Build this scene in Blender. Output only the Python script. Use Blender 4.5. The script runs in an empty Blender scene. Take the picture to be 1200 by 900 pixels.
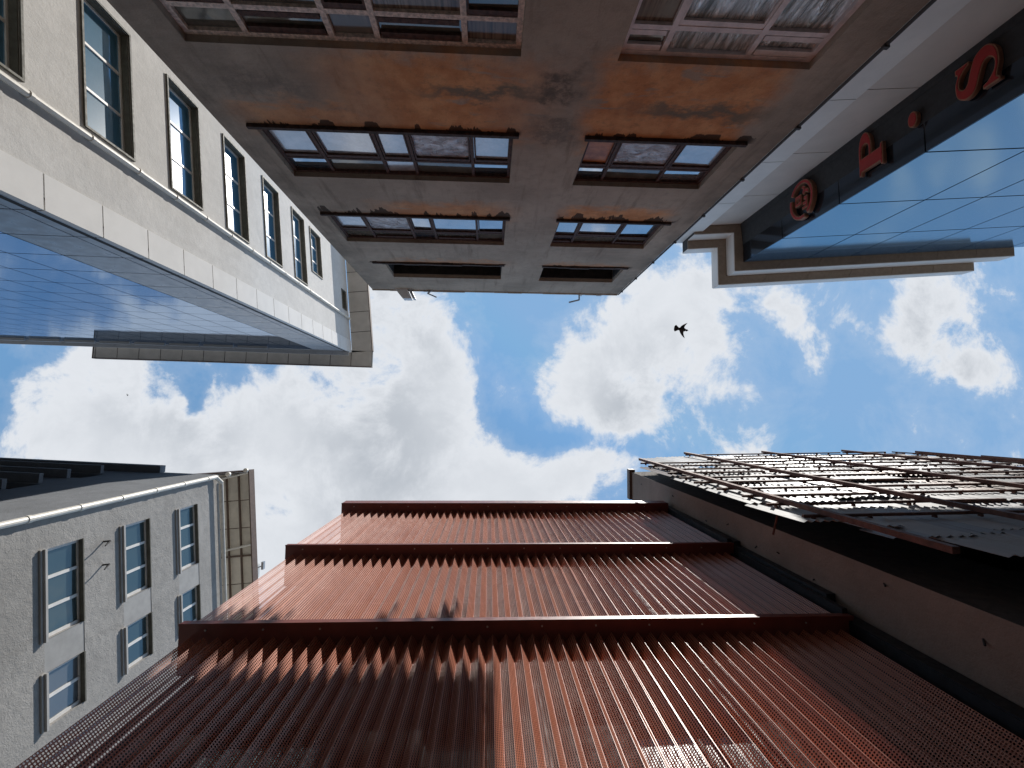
import bpy, bmesh, math, random
from mathutils import Vector, Matrix
random.seed(7)
R = math.radians
sc = bpy.context.scene
col = sc.collection
EYE = 1.6                                   # camera height; heights "h" below are metres above the lens

# ------------------------------------------------------------------ camera
cam_d = bpy.data.cameras.new('camera'); cam = bpy.data.objects.new('camera', cam_d); col.objects.link(cam)
cam_d.sensor_width = 36.0; cam_d.lens = 36.0 * 560.0 / 1200.0
cam_d.clip_start = 0.05; cam_d.clip_end = 3000
w_ = Vector((572.5 - 600, 487.0 - 450, 560.0)).normalized()
x_ = Vector((math.cos(R(.5)), math.sin(R(.5)), 0)); x_ -= w_ * x_.dot(w_); x_.normalize()
y_ = w_.cross(x_)
# rows of [x_,y_,w_] map camera (right, down, forward) into the world
def c2w(v): return Vector((x_.dot(v), y_.dot(v), w_.dot(v)))
cr, cu, cb = c2w(Vector((1, 0, 0))), c2w(Vector((0, -1, 0))), c2w(Vector((0, 0, -1)))
cam.matrix_world = Matrix(((cr.x, cu.x, cb.x, 0), (cr.y, cu.y, cb.y, 0), (cr.z, cu.z, cb.z, EYE), (0, 0, 0, 1)))
sc.camera = cam

# ------------------------------------------------------------------ light
SUN_EL, SUN_AZ = R(55.0), math.atan2(.551, -.834)     # azimuth measured from +Y towards +X
sun_d = bpy.data.lights.new('sun', 'SUN'); sun_d.energy = 5.0; sun_d.angle = R(.53); sun_d.color = (1, .955, .89)
sun = bpy.data.objects.new('sun', sun_d); col.objects.link(sun); sun.location = (10, -20, 60)
sdir = Vector((math.sin(SUN_AZ) * math.cos(SUN_EL), math.cos(SUN_AZ) * math.cos(SUN_EL), math.sin(SUN_EL)))
sun.rotation_euler = sdir.to_track_quat('Z', 'Y').to_euler()
vs = sc.view_settings
vs.view_transform = 'Standard'; vs.look = 'None'; vs.gamma = 1; vs.exposure = 0.0; vs.use_curve_mapping = False
sc.cycles.transparent_max_bounces = 16
sc.cycles.max_bounces = 6
sc.cycles.caustics_reflective = False; sc.cycles.caustics_refractive = False

# ------------------------------------------------------------------ world: sky with drifting clouds
SKY_STRENGTH = .12
CLOUD = 6.5
world = bpy.data.worlds.new('World'); sc.world = world; world.use_nodes = True
nt = world.node_tree; N = nt.nodes; L = nt.links; N.clear()
def mk(t, **kw):
    n = N.new(t)
    for k, v in kw.items(): setattr(n, k, v)
    return n
def wmath(op, a, b=None, c=None, clamp=False):
    n = mk('ShaderNodeMath', operation=op, use_clamp=clamp)
    for i, q in enumerate((a, b, c)):
        if q is None: continue
        if isinstance(q, (int, float)): n.inputs[i].default_value = q
        else: L.new(q, n.inputs[i])
    return n.outputs[0]
sky = mk('ShaderNodeTexSky', sky_type='NISHITA'); sky.sun_disc = False
sky.sun_elevation = SUN_EL; sky.sun_rotation = SUN_AZ; sky.air_density = 1.0; sky.dust_density = .15; sky.ozone_density = 1.0; sky.altitude = 100
tc = mk('ShaderNodeTexCoord')
sep = mk('ShaderNodeSeparateXYZ'); L.new(tc.outputs['Generated'], sep.inputs[0])
zc = wmath('MAXIMUM', sep.outputs[2], .12)
U = wmath('DIVIDE', sep.outputs[0], zc); Vv = wmath('DIVIDE', sep.outputs[1], zc)
comb = mk('ShaderNodeCombineXYZ'); L.new(U, comb.inputs[0]); L.new(Vv, comb.inputs[1])
# gentle domain warp so that the cloud banks get torn edges
wn = mk('ShaderNodeTexNoise'); wn.inputs['Scale'].default_value = 3.2; wn.inputs['Detail'].default_value = 5; wn.inputs['Roughness'].default_value = .6
L.new(comb.outputs[0], wn.inputs['Vector'])
wsub = mk('ShaderNodeVectorMath', operation='SUBTRACT'); L.new(wn.outputs['Color'], wsub.inputs[0]); wsub.inputs[1].default_value = (.5, .5, .5)
wsc = mk('ShaderNodeVectorMath', operation='SCALE'); L.new(wsub.outputs[0], wsc.inputs[0]); wsc.inputs['Scale'].default_value = .22
wad = mk('ShaderNodeVectorMath', operation='ADD'); L.new(comb.outputs[0], wad.inputs[0]); L.new(wsc.outputs[0], wad.inputs[1])
# cloud banks: (pixel-like centre over 560 from the zenith, radii, weight)
def bank(cx, cy, rx, ry, wgt): return ((cx - 572.5) / 560, (cy - 487) / 560, rx / 560, ry / 560, wgt)
BANKS = [bank(370, 570, 215, 130, 1.15), bank(470, 420, 95, 105, .95), bank(280, 490, 80, 60, .5), bank(560, 590, 120, 50, .6),
         bank(125, 500, 125, 85, 1.2), bank(735, 450, 95, 95, 1.0), bank(800, 365, 90, 60, .85), bank(640, 565, 120, 48, .95), bank(525, 470, 60, 90, .6), bank(660, 430, 40, 70, .45),
         bank(930, 350, 45, 40, .62), bank(965, 400, 28, 38, .5), bank(1130, 360, 55, 70, .75), bank(1190, 430, 40, 40, .6), bank(1100, 420, 30, 30, .3),
         bank(880, 510, 50, 34, .55), bank(850, 320, 40, 40, .3),
         bank(615, 390, 50, 75, -.9), bank(0, 480, 40, 110, -.9), bank(1010, 480, 120, 90, -.5), bank(730, 520, 50, 18, -.5), bank(580, 480, 22, 40, -.55), bank(640, 510, 46, 16, -.5), bank(235, 455, 16, 22, -1.0), bank(700, 385, 22, 30, -.4),
         bank(-150, 300, 260, 140, .5), bank(1500, 700, 300, 220, .45), bank(200, 900, 400, 220, .35)]
acc = None
for (cx, cy, rx, ry, wgt) in BANKS:
    s = mk('ShaderNodeVectorMath', operation='SUBTRACT'); L.new(wad.outputs[0], s.inputs[0]); s.inputs[1].default_value = (cx, cy, 0)
    m = mk('ShaderNodeVectorMath', operation='MULTIPLY'); L.new(s.outputs[0], m.inputs[0]); m.inputs[1].default_value = (1 / rx, 1 / ry, 0)
    l = mk('ShaderNodeVectorMath', operation='LENGTH'); L.new(m.outputs[0], l.inputs[0])
    r = mk('ShaderNodeMapRange', interpolation_type='SMOOTHSTEP'); L.new(l.outputs['Value'], r.inputs['Value'])
    r.inputs['From Min'].default_value = .25; r.inputs['From Max'].default_value = 1.35; r.inputs['To Min'].default_value = wgt; r.inputs['To Max'].default_value = 0
    acc = r.outputs[0] if acc is None else wmath('ADD', acc, r.outputs[0])
n1 = mk('ShaderNodeTexNoise'); n1.inputs['Scale'].default_value = 6.0; n1.inputs['Detail'].default_value = 9; n1.inputs['Roughness'].default_value = .66; n1.inputs['Distortion'].default_value = .25
L.new(comb.outputs[0], n1.inputs['Vector'])
n2 = mk('ShaderNodeTexNoise'); n2.inputs['Scale'].default_value = 1.7; n2.inputs['Detail'].default_value = 6; L.new(comb.outputs[0], n2.inputs['Vector'])
den = wmath('ADD', acc, wmath('MULTIPLY', wmath('SUBTRACT', n1.outputs['Fac'], .5), 4.0))
den = wmath('ADD', den, wmath('MULTIPLY', wmath('SUBTRACT', n2.outputs['Fac'], .5), .5))
mr = mk('ShaderNodeMapRange', interpolation_type='SMOOTHSTEP'); L.new(den, mr.inputs['Value'])
mr.inputs['From Min'].default_value = .02; mr.inputs['From Max'].default_value = .8
thin = mk('ShaderNodeMapRange'); L.new(den, thin.inputs['Value']); thin.inputs['From Min'].default_value = -.45; thin.inputs['From Max'].default_value = .4; thin.inputs['To Max'].default_value = .17
cover = wmath('MAXIMUM', mr.outputs[0], thin.outputs[0])
# cloud brightness: bright rims, greyer thick bellies
n3 = mk('ShaderNodeTexNoise'); n3.inputs['Scale'].default_value = 2.3; n3.inputs['Detail'].default_value = 7; n3.inputs['Roughness'].default_value = .5
off = mk('ShaderNodeVectorMath', operation='ADD'); L.new(comb.outputs[0], off.inputs[0]); off.inputs[1].default_value = (5.3, 2.1, 0); L.new(off.outputs[0], n3.inputs['Vector'])
belly = mk('ShaderNodeMapRange', interpolation_type='SMOOTHSTEP'); L.new(den, belly.inputs['Value']); belly.inputs['From Min'].default_value = .55; belly.inputs['From Max'].default_value = 1.7
n3r = mk('ShaderNodeMapRange', interpolation_type='SMOOTHSTEP'); L.new(n3.outputs['Fac'], n3r.inputs['Value']); n3r.inputs['From Min'].default_value = .36; n3r.inputs['From Max'].default_value = .66
bn = wmath('MULTIPLY', belly.outputs[0], wmath('ADD', wmath('MULTIPLY', n3r.outputs[0], .8), .15), clamp=True)
cc = mk('ShaderNodeMix', data_type='RGBA'); L.new(bn, cc.inputs['Factor'])
cc.inputs['A'].default_value = (CLOUD * .99, CLOUD * 1.03, CLOUD * 1.09, 1); cc.inputs['B'].default_value = (CLOUD * .62, CLOUD * .67, CLOUD * .74, 1)
skt = mk('ShaderNodeMix', data_type='RGBA', blend_type='MULTIPLY'); skt.inputs['Factor'].default_value = 1
L.new(sky.outputs[0], skt.inputs['A']); skt.inputs['B'].default_value = (1.5, 1.92, 1.84, 1)
lim = mk('ShaderNodeVectorMath', operation='MINIMUM'); L.new(skt.outputs['Result'], lim.inputs[0]); lim.inputs[1].default_value = (2.0, 3.6, 5.9)
mix = mk('ShaderNodeMix', data_type='RGBA'); L.new(cover, mix.inputs['Factor']); L.new(lim.outputs[0], mix.inputs['A']); L.new(cc.outputs['Result'], mix.inputs['B'])
bg = mk('ShaderNodeBackground'); L.new(mix.outputs['Result'], bg.inputs['Color']); bg.inputs['Strength'].default_value = SKY_STRENGTH
wo = mk('ShaderNodeOutputWorld'); L.new(bg.outputs[0], wo.inputs['Surface'])

# ------------------------------------------------------------------ material helpers
class Mat:
    def __init__(s, name):
        s.m = bpy.data.materials.new(name); s.m.use_nodes = True; s.t = s.m.node_tree; s.N = s.t.nodes; s.L = s.t.links
        s.b = s.N['Principled BSDF']; s.out = s.N['Material Output']
        g = s.N.new('ShaderNodeNewGeometry'); s.pos = g.outputs['Position']; s.nrm = g.outputs['Normal']
    def n(s, t, **kw):
        x = s.N.new(t)
        for k, v in kw.items(): setattr(x, k, v)
        return x
    def put(s, sock, v):
        if isinstance(v, (int, float)): sock.default_value = v
        elif isinstance(v, tuple): sock.default_value = v if len(v) == len(sock.default_value) else v + (1,)
        else: s.L.new(v, sock)
    def math(s, op, a, b=0., c=None, clamp=False):
        x = s.n('ShaderNodeMath', operation=op, use_clamp=clamp); s.put(x.inputs[0], a); s.put(x.inputs[1], b)
        if c is not None: s.put(x.inputs[2], c)
        return x.outputs[0]
    def scaled(s, v, sc_):
        x = s.n('ShaderNodeVectorMath', operation='MULTIPLY'); s.put(x.inputs[0], v); x.inputs[1].default_value = sc_; return x.outputs[0]
    def noise(s, scale, detail=4, rough=.55, vec=None, dist=0):
        x = s.n('ShaderNodeTexNoise'); x.inputs['Scale'].default_value = scale; x.inputs['Detail'].default_value = detail
        x.inputs['Roughness'].default_value = rough; x.inputs['Distortion'].default_value = dist; s.L.new(vec or s.pos, x.inputs['Vector']); return x.outputs['Fac']
    def ramp(s, v, a, b, lo=0., hi=1., smooth=True):
        x = s.n('ShaderNodeMapRange'); 
        if smooth: x.interpolation_type = 'SMOOTHSTEP'
        s.put(x.inputs['Value'], v); x.inputs['From Min'].default_value = a; x.inputs['From Max'].default_value = b
        x.inputs['To Min'].default_value = lo; x.inputs['To Max'].default_value = hi; return x.outputs[0]
    def mix(s, f, a, b, blend='MIX'):
        x = s.n('ShaderNodeMix', data_type='RGBA', blend_type=blend); s.put(x.inputs['Factor'], f); s.put(x.inputs['A'], a); s.put(x.inputs['B'], b); return x.outputs['Result']
    def bump(s, h, strength=.3, dist=.02):
        x = s.n('ShaderNodeBump'); x.inputs['Strength'].default_value = strength; x.inputs['Distance'].default_value = dist; s.L.new(h, x.inputs['Height']); s.L.new(x.outputs[0], s.b.inputs['Normal'])
    def set(s, **kw):
        for k, v in kw.items(): s.put(s.b.inputs[k.replace('_', ' ')], v)
        return s
    def xyz(s, v=None):
        x = s.n('ShaderNodeSeparateXYZ'); s.L.new(v or s.pos, x.inputs[0]); return x.outputs
def simple(name, c, rough=.6, metal=0., var=.12, nscale=6, bump=0, bscale=40, spec=.5, dirt=0.):
    M = Mat(name)
    a = tuple(q * (1 - var) for q in c); b = tuple(min(1, q * (1 + var)) for q in c)
    cl = M.mix(M.ramp(M.noise(nscale, 6, .6), .3, .7), a + (1,), b + (1,))
    if dirt:
        st = M.noise(1, 5, .6, M.scaled(M.pos, (2.2, 2.2, .35)))
        cl = M.mix(M.ramp(st, .52, .75, 0, dirt), cl, tuple(q * .35 for q in c) + (1,))
    M.put(M.b.inputs['Base Color'], cl)
    M.put(M.b.inputs['Roughness'], M.ramp(M.noise(nscale * 2.3, 4), .3, .7, max(0, rough - .07), min(1, rough + .07)))
    M.set(Metallic=metal); M.b.inputs['Specular IOR Level'].default_value = spec
    if bump: M.bump(M.noise(bscale, 5, .6), bump, .01)
    return M.m
def plaster(name, c, light=1.15, dark=.8, coarse=22, bstr=.5, stain=.3):
    M = Mat(name)
    big = M.ramp(M.noise(.55, 5, .6), .3, .7); med = M.ramp(M.noise(3.5, 6, .65), .3, .72); fine = M.noise(coarse * 2.2, 4, .7)
    c1 = M.mix(big, tuple(q * dark for q in c) + (1,), tuple(q * light for q in c) + (1,))
    c1 = M.mix(M.math('MULTIPLY', med, .35), c1, tuple(q * .72 for q in c) + (1,))
    run = M.noise(1, 6, .65, M.scaled(M.pos, (3., 3., .22)))
    c1 = M.mix(M.ramp(run, .54, .8, 0, stain), c1, (c[0] * .42, c[1] * .38, c[2] * .33, 1))
    c1 = M.mix(M.ramp(fine, .35, .7, 0, .25), c1, tuple(q * .6 for q in c) + (1,))
    M.put(M.b.inputs['Base Color'], c1); M.set(Roughness=.92); M.b.inputs['Specular IOR Level'].default_value = .2
    M.bump(M.math('ADD', M.noise(coarse, 6, .7), M.math('MULTIPLY', med, .6)), bstr, .03)
    return M.m
def glass(name, tint=(.02, .03, .04), mirror=(.75, .82, .9), amount=.5, wob=.02, rough=.03, streak=0):
    """window glass: dark room behind plus a strong reflection of the sky, slightly wavy"""
    M = Mat(name)
    M.set(Roughness=rough); M.b.inputs['Specular IOR Level'].default_value = .8
    dirt = M.ramp(M.noise(2.5, 6, .65), .35, .75)
    base = M.mix(dirt, tint + (1,), tuple(q * 1.8 + .01 for q in tint) + (1,))
    M.put(M.b.inputs['Base Color'], base)
    g = M.n('ShaderNodeBsdfGlossy'); g.inputs['Color'].default_value = mirror + (1,); g.inputs['Roughness'].default_value = rough
    bp = M.n('ShaderNodeBump'); bp.inputs['Strength'].default_value = wob; bp.inputs['Distance'].default_value = .05
    M.L.new(M.noise(1.3 if not streak else streak, 3, .5), bp.inputs['Height']); M.L.new(bp.outputs[0], g.inputs['Normal']); M.L.new(bp.outputs[0], M.b.inputs['Normal'])
    mx = M.n('ShaderNodeMixShader'); M.put(mx.inputs[0], M.math('MULTIPLY', M.ramp(M.noise(1.7, 4), .3, .7, .85, 1.), amount))
    M.L.new(M.b.outputs[0], mx.inputs[1]); M.L.new(g.outputs[0], mx.inputs[2]); M.L.new(mx.outputs[0], M.out.inputs['Surface'])
    return M.m

# ------------------------------------------------------------------ mesh helpers
class MB:
    def __init__(s): s.v = []; s.f = []; s.mi = []; s.uv = {}; s.cur = 0
    def q(s, pts, uv=None):
        i = len(s.v); s.v += [Vector(p) for p in pts]; s.f.append(tuple(range(i, i + len(pts)))); s.mi.append(s.cur)
        if uv: s.uv[len(s.f) - 1] = uv
    def hexa(s, p):                        # 8 points: bottom loop 0-3, top loop 4-7
        i = len(s.v); s.v += [Vector(a) for a in p]
        for f in ((0, 3, 2, 1), (4, 5, 6, 7), (0, 1, 5, 4), (1, 2, 6, 5), (2, 3, 7, 6), (3, 0, 4, 7)):
            s.f.append(tuple(i + k for k in f)); s.mi.append(s.cur)
    def box(s, x0, x1, y0, y1, h0, h1):
        z0, z1 = h0 + EYE, h1 + EYE
        s.hexa([(x0, y0, z0), (x1, y0, z0), (x1, y1, z0), (x0, y1, z0), (x0, y0, z1), (x1, y0, z1), (x1, y1, z1), (x0, y1, z1)])
    def fb(s, F, s0, s1, d0, d1, h0, h1):
        s.hexa([F.p(a, b, c) for c in (h0, h1) for a, b in ((s0, d0), (s1, d0), (s1, d1), (s0, d1))])
    def tube(s, a, b, r, n=10, r2=None, cap=True):
        a = Vector(a); b = Vector(b); r2 = r if r2 is None else r2; d = (b - a).normalized()
        u = d.orthogonal().normalized(); w = d.cross(u); i = len(s.v)
        for k in range(n):
            t = 2 * math.pi * k / n; e = u * math.cos(t) + w * math.sin(t); s.v += [a + e * r, b + e * r2]
        for k in range(n):
            j = (k + 1) % n; s.f.append((i + 2 * k, i + 2 * j, i + 2 * j + 1, i + 2 * k + 1)); s.mi.append(s.cur)
        if cap:
            s.f.append(tuple(i + 2 * k for k in range(n))[::-1]); s.f.append(tuple(i + 2 * k + 1 for k in range(n))); s.mi += [s.cur] * 2
    def build(s, name, mat, parent=None, label=None, bevel=0, smooth=False):
        me = bpy.data.meshes.new(name); o = bpy.data.objects.new(name, me); col.objects.link(o)
        off_ = Vector((0, 0, 0))
        if parent is not None:
            o.parent = parent; p = parent
            while p: off_ += Vector(p.location); p = p.parent
        me.from_pydata([v - off_ for v in s.v], [], s.f)
        for m in (mat if isinstance(mat, (list, tuple)) else [mat]): me.materials.append(m)
        if s.uv:
            ul = me.uv_layers.new(name='UVMap')
            for fi, uvs in s.uv.items():
                for li, uv in zip(me.polygons[fi].loop_indices, uvs): ul.data[li].uv = uv
        for i, p in enumerate(me.polygons): p.material_index = s.mi[i]; p.use_smooth = smooth
        if not s.uv:
            bm = bmesh.new(); bm.from_mesh(me); bmesh.ops.recalc_face_normals(bm, faces=bm.faces); bm.to_mesh(me); bm.free()
        if bevel:
            b = o.modifiers.new('bevel', 'BEVEL'); b.width = bevel; b.segments = 2; b.limit_method = 'ANGLE'
        if label: o['label'] = label
        return o
class Frame:                                # a vertical wall plane: origin, direction along it, outward normal
    def __init__(s, ox, oy, tx, ty, nx, ny):
        s.o = Vector((ox, oy, 0)); s.t = Vector((tx, ty, 0)).normalized(); n = Vector((nx, ny, 0)); n -= s.t * n.dot(s.t); s.n = n.normalized()
    def p(s, a, d, h): return s.o + s.t * a + s.n * d + Vector((0, 0, h + EYE))
    def s_at(s, r):                         # distance along the wall where y/x of the plan equals r
        return (s.o.y - r * s.o.x) / (r * s.t.x - s.t.y)
def wall(mb, F, s0, s1, h0, h1, ops, depth=.2):
    S = sorted({s0, s1} | {o[0] for o in ops} | {o[1] for o in ops}); H = sorted({h0, h1} | {o[2] for o in ops} | {o[3] for o in ops})
    for a, b in zip(S, S[1:]):
        for c, d in zip(H, H[1:]):
            ms, mh = (a + b) / 2, (c + d) / 2
            if any(o[0] < ms < o[1] and o[2] < mh < o[3] for o in ops): continue
            mb.q([F.p(a, 0, c), F.p(b, 0, c), F.p(b, 0, d), F.p(a, 0, d)])
    for o in ops:
        a, b, c, d = o[:4]; k = o[4] if len(o) > 4 else depth
        for (p, q_) in (((a, c), (b, c)), ((b, c), (b, d)), ((b, d), (a, d)), ((a, d), (a, c))):
            mb.q([F.p(p[0], 0, p[1]), F.p(q_[0], 0, q_[1]), F.p(q_[0], -k, q_[1]), F.p(p[0], -k, p[1])])
        mb.q([F.p(a, -k, c), F.p(b, -k, c), F.p(b, -k, d), F.p(a, -k, d)])
def thing(name, label, cat, loc=(0, 0, 0), group=None):
    o = bpy.data.objects.new(name, None); col.objects.link(o); o.location = loc; o['label'] = label; o['category'] = cat
    o.empty_display_size = .5
    if group: o['group'] = group
    bpy.context.view_layer.update(); return o
def window(parent, F, s0, s1, h0, h1, inset, mull, trans, mf, mp, bar=.06, thick=.06, sill=None, ms=None, label=None, pane_cell=None, skip_h=None):
    """frame bars in one mesh, its panes a sub-part, sill a sub-part"""
    m = MB(); d0, d1 = -inset, -inset + thick
    m.fb(F, s0, s1, d0, d1, h0, h0 + bar); m.fb(F, s0, s1, d0, d1, h1 - bar, h1)
    for a, b in ((s0, s0 + bar), (s1 - bar, s1)): m.fb(F, a, b, d0, d1 - .002, h0 + bar, h1 - bar)
    for k in mull: m.fb(F, k - bar / 2, k + bar / 2, d0, d1 - .004, h0 + bar, h1 - bar)
    xs = [s0 + bar] + [q for k in mull for q in (k - bar / 2, k + bar / 2)] + [s1 - bar]
    for t in trans:
        for a, b in zip(xs[::2], xs[1::2]): m.fb(F, a, b, d0, d1 - .008, t - bar / 2, t + bar / 2)
    w = m.build('window', mf, parent, label)
    g = MB(); ys = [h0 + bar] + [q for k in trans for q in (k - bar / 2, k + bar / 2)] + [h1 - bar]
    for i, (a, b) in enumerate(zip(xs[::2], xs[1::2])):
        for j, (c, d) in enumerate(zip(ys[::2], ys[1::2])):
            if pane_cell: g.cur = pane_cell(i, j)
            tl = random.uniform(-.006, .006)
            g.q([F.p(a - .01, d0 + .012 + tl, c - .01), F.p(b + .01, d0 + .012 - tl, c - .01), F.p(b + .01, d0 + .016 - tl, d + .01), F.p(a - .01, d0 + .016 + tl, d + .01)])
    g.build('pane', mp, w)
    if sill:
        q = MB(); e, pr, th = sill; q.fb(F, s0 - e, s1 + e, -inset + thick, pr, h0 - th, h0 + .004); q.build('sill', ms or mf, w, bevel=.008)
    return w

# ------------------------------------------------------------------ ground
def asphalt():
    M = Mat('pavement'); c = M.mix(M.ramp(M.noise(.8, 6, .6), .3, .7), (.27, .26, .24), (.38, .365, .34)); M.put(M.b.inputs['Base Color'], c); M.set(Roughness=.9); M.bump(M.noise(60, 4), .4, .01); return M.m
g = MB(); g.q([(-400, -400, 0), (400, -400, 0), (400, 400, 0), (-400, 400, 0)]); o = g.build('ground', asphalt()); o['kind'] = 'structure'

# ================================================================== old plaster building (top of the picture)
D = 5.5
def old_plaster():
    M = Mat('old_plaster'); X = M.xyz()
    wob = M.math('MULTIPLY', M.math('SUBTRACT', M.noise(1.4, 6, .65), .5), 1.0); wob2 = M.math('MULTIPLY', M.math('SUBTRACT', M.noise(2.6, 5, .6, M.scaled(M.pos, (1, 1, 1.4))), .5), 1.1)
    xx = M.math('ADD', X[0], wob); hh = M.math('SUBTRACT', M.math('ADD', X[2], wob2), EYE)
    def boxm(x0, x1, h0, h1, sx=.5, sh=.3):
        a = M.math('MULTIPLY', M.ramp(xx, x0 - sx, x0 + sx), M.ramp(xx, x1 - sx, x1 + sx, 1, 0)); b = M.math('MULTIPLY', M.ramp(hh, h0 - sh, h0 + sh), M.ramp(hh, h1 - sh, h1 + sh, 1, 0)); return M.math('MULTIPLY', a, b)
    base = M.mix(M.ramp(M.noise(.5, 6, .6), .3, .7), (.335, .262, .20), (.475, .375, .288))
    base = M.mix(M.ramp(M.noise(4.5, 8, .7), .45, .75, 0, .45), base, (.24, .20, .16))
    str_ = M.noise(1, 6, .65, M.scaled(M.pos, (.45, .45, 3.2)))
    base = M.mix(M.ramp(str_, .5, .7, 0, .5), base, (.47, .36, .28))
    run = M.noise(1, 6, .7, M.scaled(M.pos, (3.2, 3.2, .3)))
    base = M.mix(M.ramp(run, .52, .72, 0, .55), base, (.17, .125, .09))
    # rusty orange old coat under each window row
    orange = None
    for b, wgt in (((-2.4, .5, 7.0, 9.3, 1.2, .35), 1.), ((1.75, 4.75, 6.9, 9.4, .3, .4), 1.), ((-2.9, .35, 12.2, 13.2, .9, .3), .8), ((2.0, 4.8, 12.2, 13.3, .3, .3), .95), ((-3.4, .5, 16.75, 17.3, .5, .2), .5), ((2.0, 4.9, 16.75, 17.3, .3, .2), .5), ((-4.6, -2.0, 8.3, 9.3, .5, .25), .75)):
        q = M.math('MULTIPLY', boxm(*b), wgt); orange = q if orange is None else M.math('MAXIMUM', orange, q)
    gaps = M.ramp(M.noise(1, 6, .6, M.scaled(M.pos, (.8, .8, 2.6)), .4), .58, .68, 1, .2)
    ocol = M.mix(M.ramp(M.noise(2.2, 6, .6), .3, .7), (.56, .215, .08), (.76, .36, .16))
    ocol = M.mix(M.ramp(M.noise(9, 5, .6), .5, .8, 0, .45), ocol, (.22, .13, .08))
    c = M.mix(M.math('MULTIPLY', M.math('MULTIPLY', orange, gaps), .95), base, ocol)
    # a repaired grey-green smear and dark soot patches
    sm = M.math('MAXIMUM', boxm(2.6, 4.9, 7.95, 8.3, .5, .14), boxm(-1.2, .7, 7.7, 7.95, .6, .12))
    c = M.mix(M.math('MULTIPLY', sm, .85), c, (.165, .15, .115))
    dk = M.math('MAXIMUM', boxm(.7, 1.5, 7.3, 8.0, .2, .15), M.math('MULTIPLY', boxm(.8, 1.6, 8.4, 9.2, .3, .15), .7))
    dk = M.math('MAXIMUM', dk, M.math('MULTIPLY', boxm(-4.6, -3.2, 7.5, 8.2, .5, .3), .6))
    c = M.mix(M.math('MULTIPLY', M.math('MULTIPLY', dk, M.ramp(M.noise(5, 6, .7), .3, .6)), .75), c, (.085, .075, .065))
    # flaked black crust right under the window ledges
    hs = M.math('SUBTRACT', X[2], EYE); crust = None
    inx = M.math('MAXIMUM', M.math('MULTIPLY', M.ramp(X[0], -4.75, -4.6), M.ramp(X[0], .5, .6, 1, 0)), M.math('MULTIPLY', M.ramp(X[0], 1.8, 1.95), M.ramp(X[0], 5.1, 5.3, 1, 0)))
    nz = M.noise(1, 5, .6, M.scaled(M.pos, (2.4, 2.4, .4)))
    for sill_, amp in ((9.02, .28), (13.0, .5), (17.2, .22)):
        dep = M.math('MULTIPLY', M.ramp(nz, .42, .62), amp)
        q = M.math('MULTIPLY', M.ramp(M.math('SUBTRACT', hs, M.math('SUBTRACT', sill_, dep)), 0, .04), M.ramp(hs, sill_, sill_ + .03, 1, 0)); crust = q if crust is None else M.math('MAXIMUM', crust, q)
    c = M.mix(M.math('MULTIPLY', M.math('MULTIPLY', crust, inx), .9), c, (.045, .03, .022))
    # grime along the roof edge and both corners
    edge = M.math('MAXIMUM', M.ramp(X[0], -3.9, -5.15), M.ramp(X[0], 5.0, 5.7))
    c = M.mix(M.math('MULTIPLY', M.math('MULTIPLY', edge, M.ramp(M.noise(1.2, 6, .6), .3, .65)), .55), c, (.15, .125, .1))
    c = M.mix(M.ramp(M.noise(60, 3, .7), .5, .8, 0, .3), c, (.1, .08, .07))
    M.put(M.b.inputs['Base Color'], c); M.set(Roughness=.93); M.b.inputs['Specular IOR Level'].default_value = .2
    M.bump(M.math('ADD', M.noise(14, 7, .7), M.math('MULTIPLY', orange, -.5)), .55, .03); return M.m
m_old = old_plaster()
m_rustwood = simple('rusty_frame', (.085, .04, .028), .75, 0, .5, 14, .5, 50)
m_paintwood = simple('peeling_paint_frame', (.72, .56, .46), .7, 0, .35, 16, .5, 60)
m_newframe = simple('mauve_painted_frame', (.80, .69, .65), .55, 0, .15, 6, .15)
m_ledge = simple('rusty_ledge', (.05, .028, .02), .85, 0, .5, 10, .8, 25)
m_shade = simple('opening_shade', (.02, .017, .015), .95, 0, .5, 4, .3)  # near-black colour for the painted shade in the open top storey
g_sky = glass('pale_pane', (.20, .20, .205), (.92, .93, .96), .6, .05, .06)
g_pale = glass('milky_pane', (.40, .38, .375), (.92, .92, .94), .36, .08, .14)
g_blue = glass('blue_pane', (.05, .07, .09), (.80, .88, .97), .62, .03, .03)
g_dark = glass('dim_pane', (.10, .088, .07), (.6, .62, .62), .12, .08, .06)
def rust_pane():
    M = Mat('rust_board'); c = M.mix(M.ramp(M.noise(3, 6, .6), .3, .7), (.30, .085, .02), (.62, .22, .06)); M.put(M.b.inputs['Base Color'], c); M.set(Roughness=.45); M.bump(M.noise(8, 4), .3); return M.m
g_rust = rust_pane()
def foil(name, c0, c1, s, rough=.28, bstr=1., metal=.85):
    M = Mat(name); v = M.scaled(M.pos, s); n = M.noise(1, 5, .6, v, 1.2)
    c = M.mix(M.ramp(n, .35, .65), c0 + (1,), c1 + (1,)); M.put(M.b.inputs['Base Color'], c); M.set(Roughness=rough, Metallic=metal); M.bump(n, bstr, .12); return M.m
g_foil = foil('crinkled_foil_pane', (.34, .35, .33), (1., 1., .98), (9, 9, 1.2), .3, 1., .45)
g_plastic = foil('crinkled_plastic_pane', (.40, .36, .36), (.72, .70, .72), (3.2, 3.2, 4.5), .22, 1., .25)
def curtain():
    M = Mat('curtained_pane'); v = M.scaled(M.pos, (22, 22, .5)); n = M.noise(1, 2, .5, v)
    c = M.mix(M.ramp(n, .35, .65), (.10, .075, .058), (.30, .235, .18)); c = M.mix(M.ramp(M.noise(1.3, 4), .4, .6), c, (.2, .165, .13), 'MIX'); M.put(M.b.inputs['Base Color'], c); M.set(Roughness=.12); M.b.inputs['Specular IOR Level'].default_value = .6; return M.m
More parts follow.
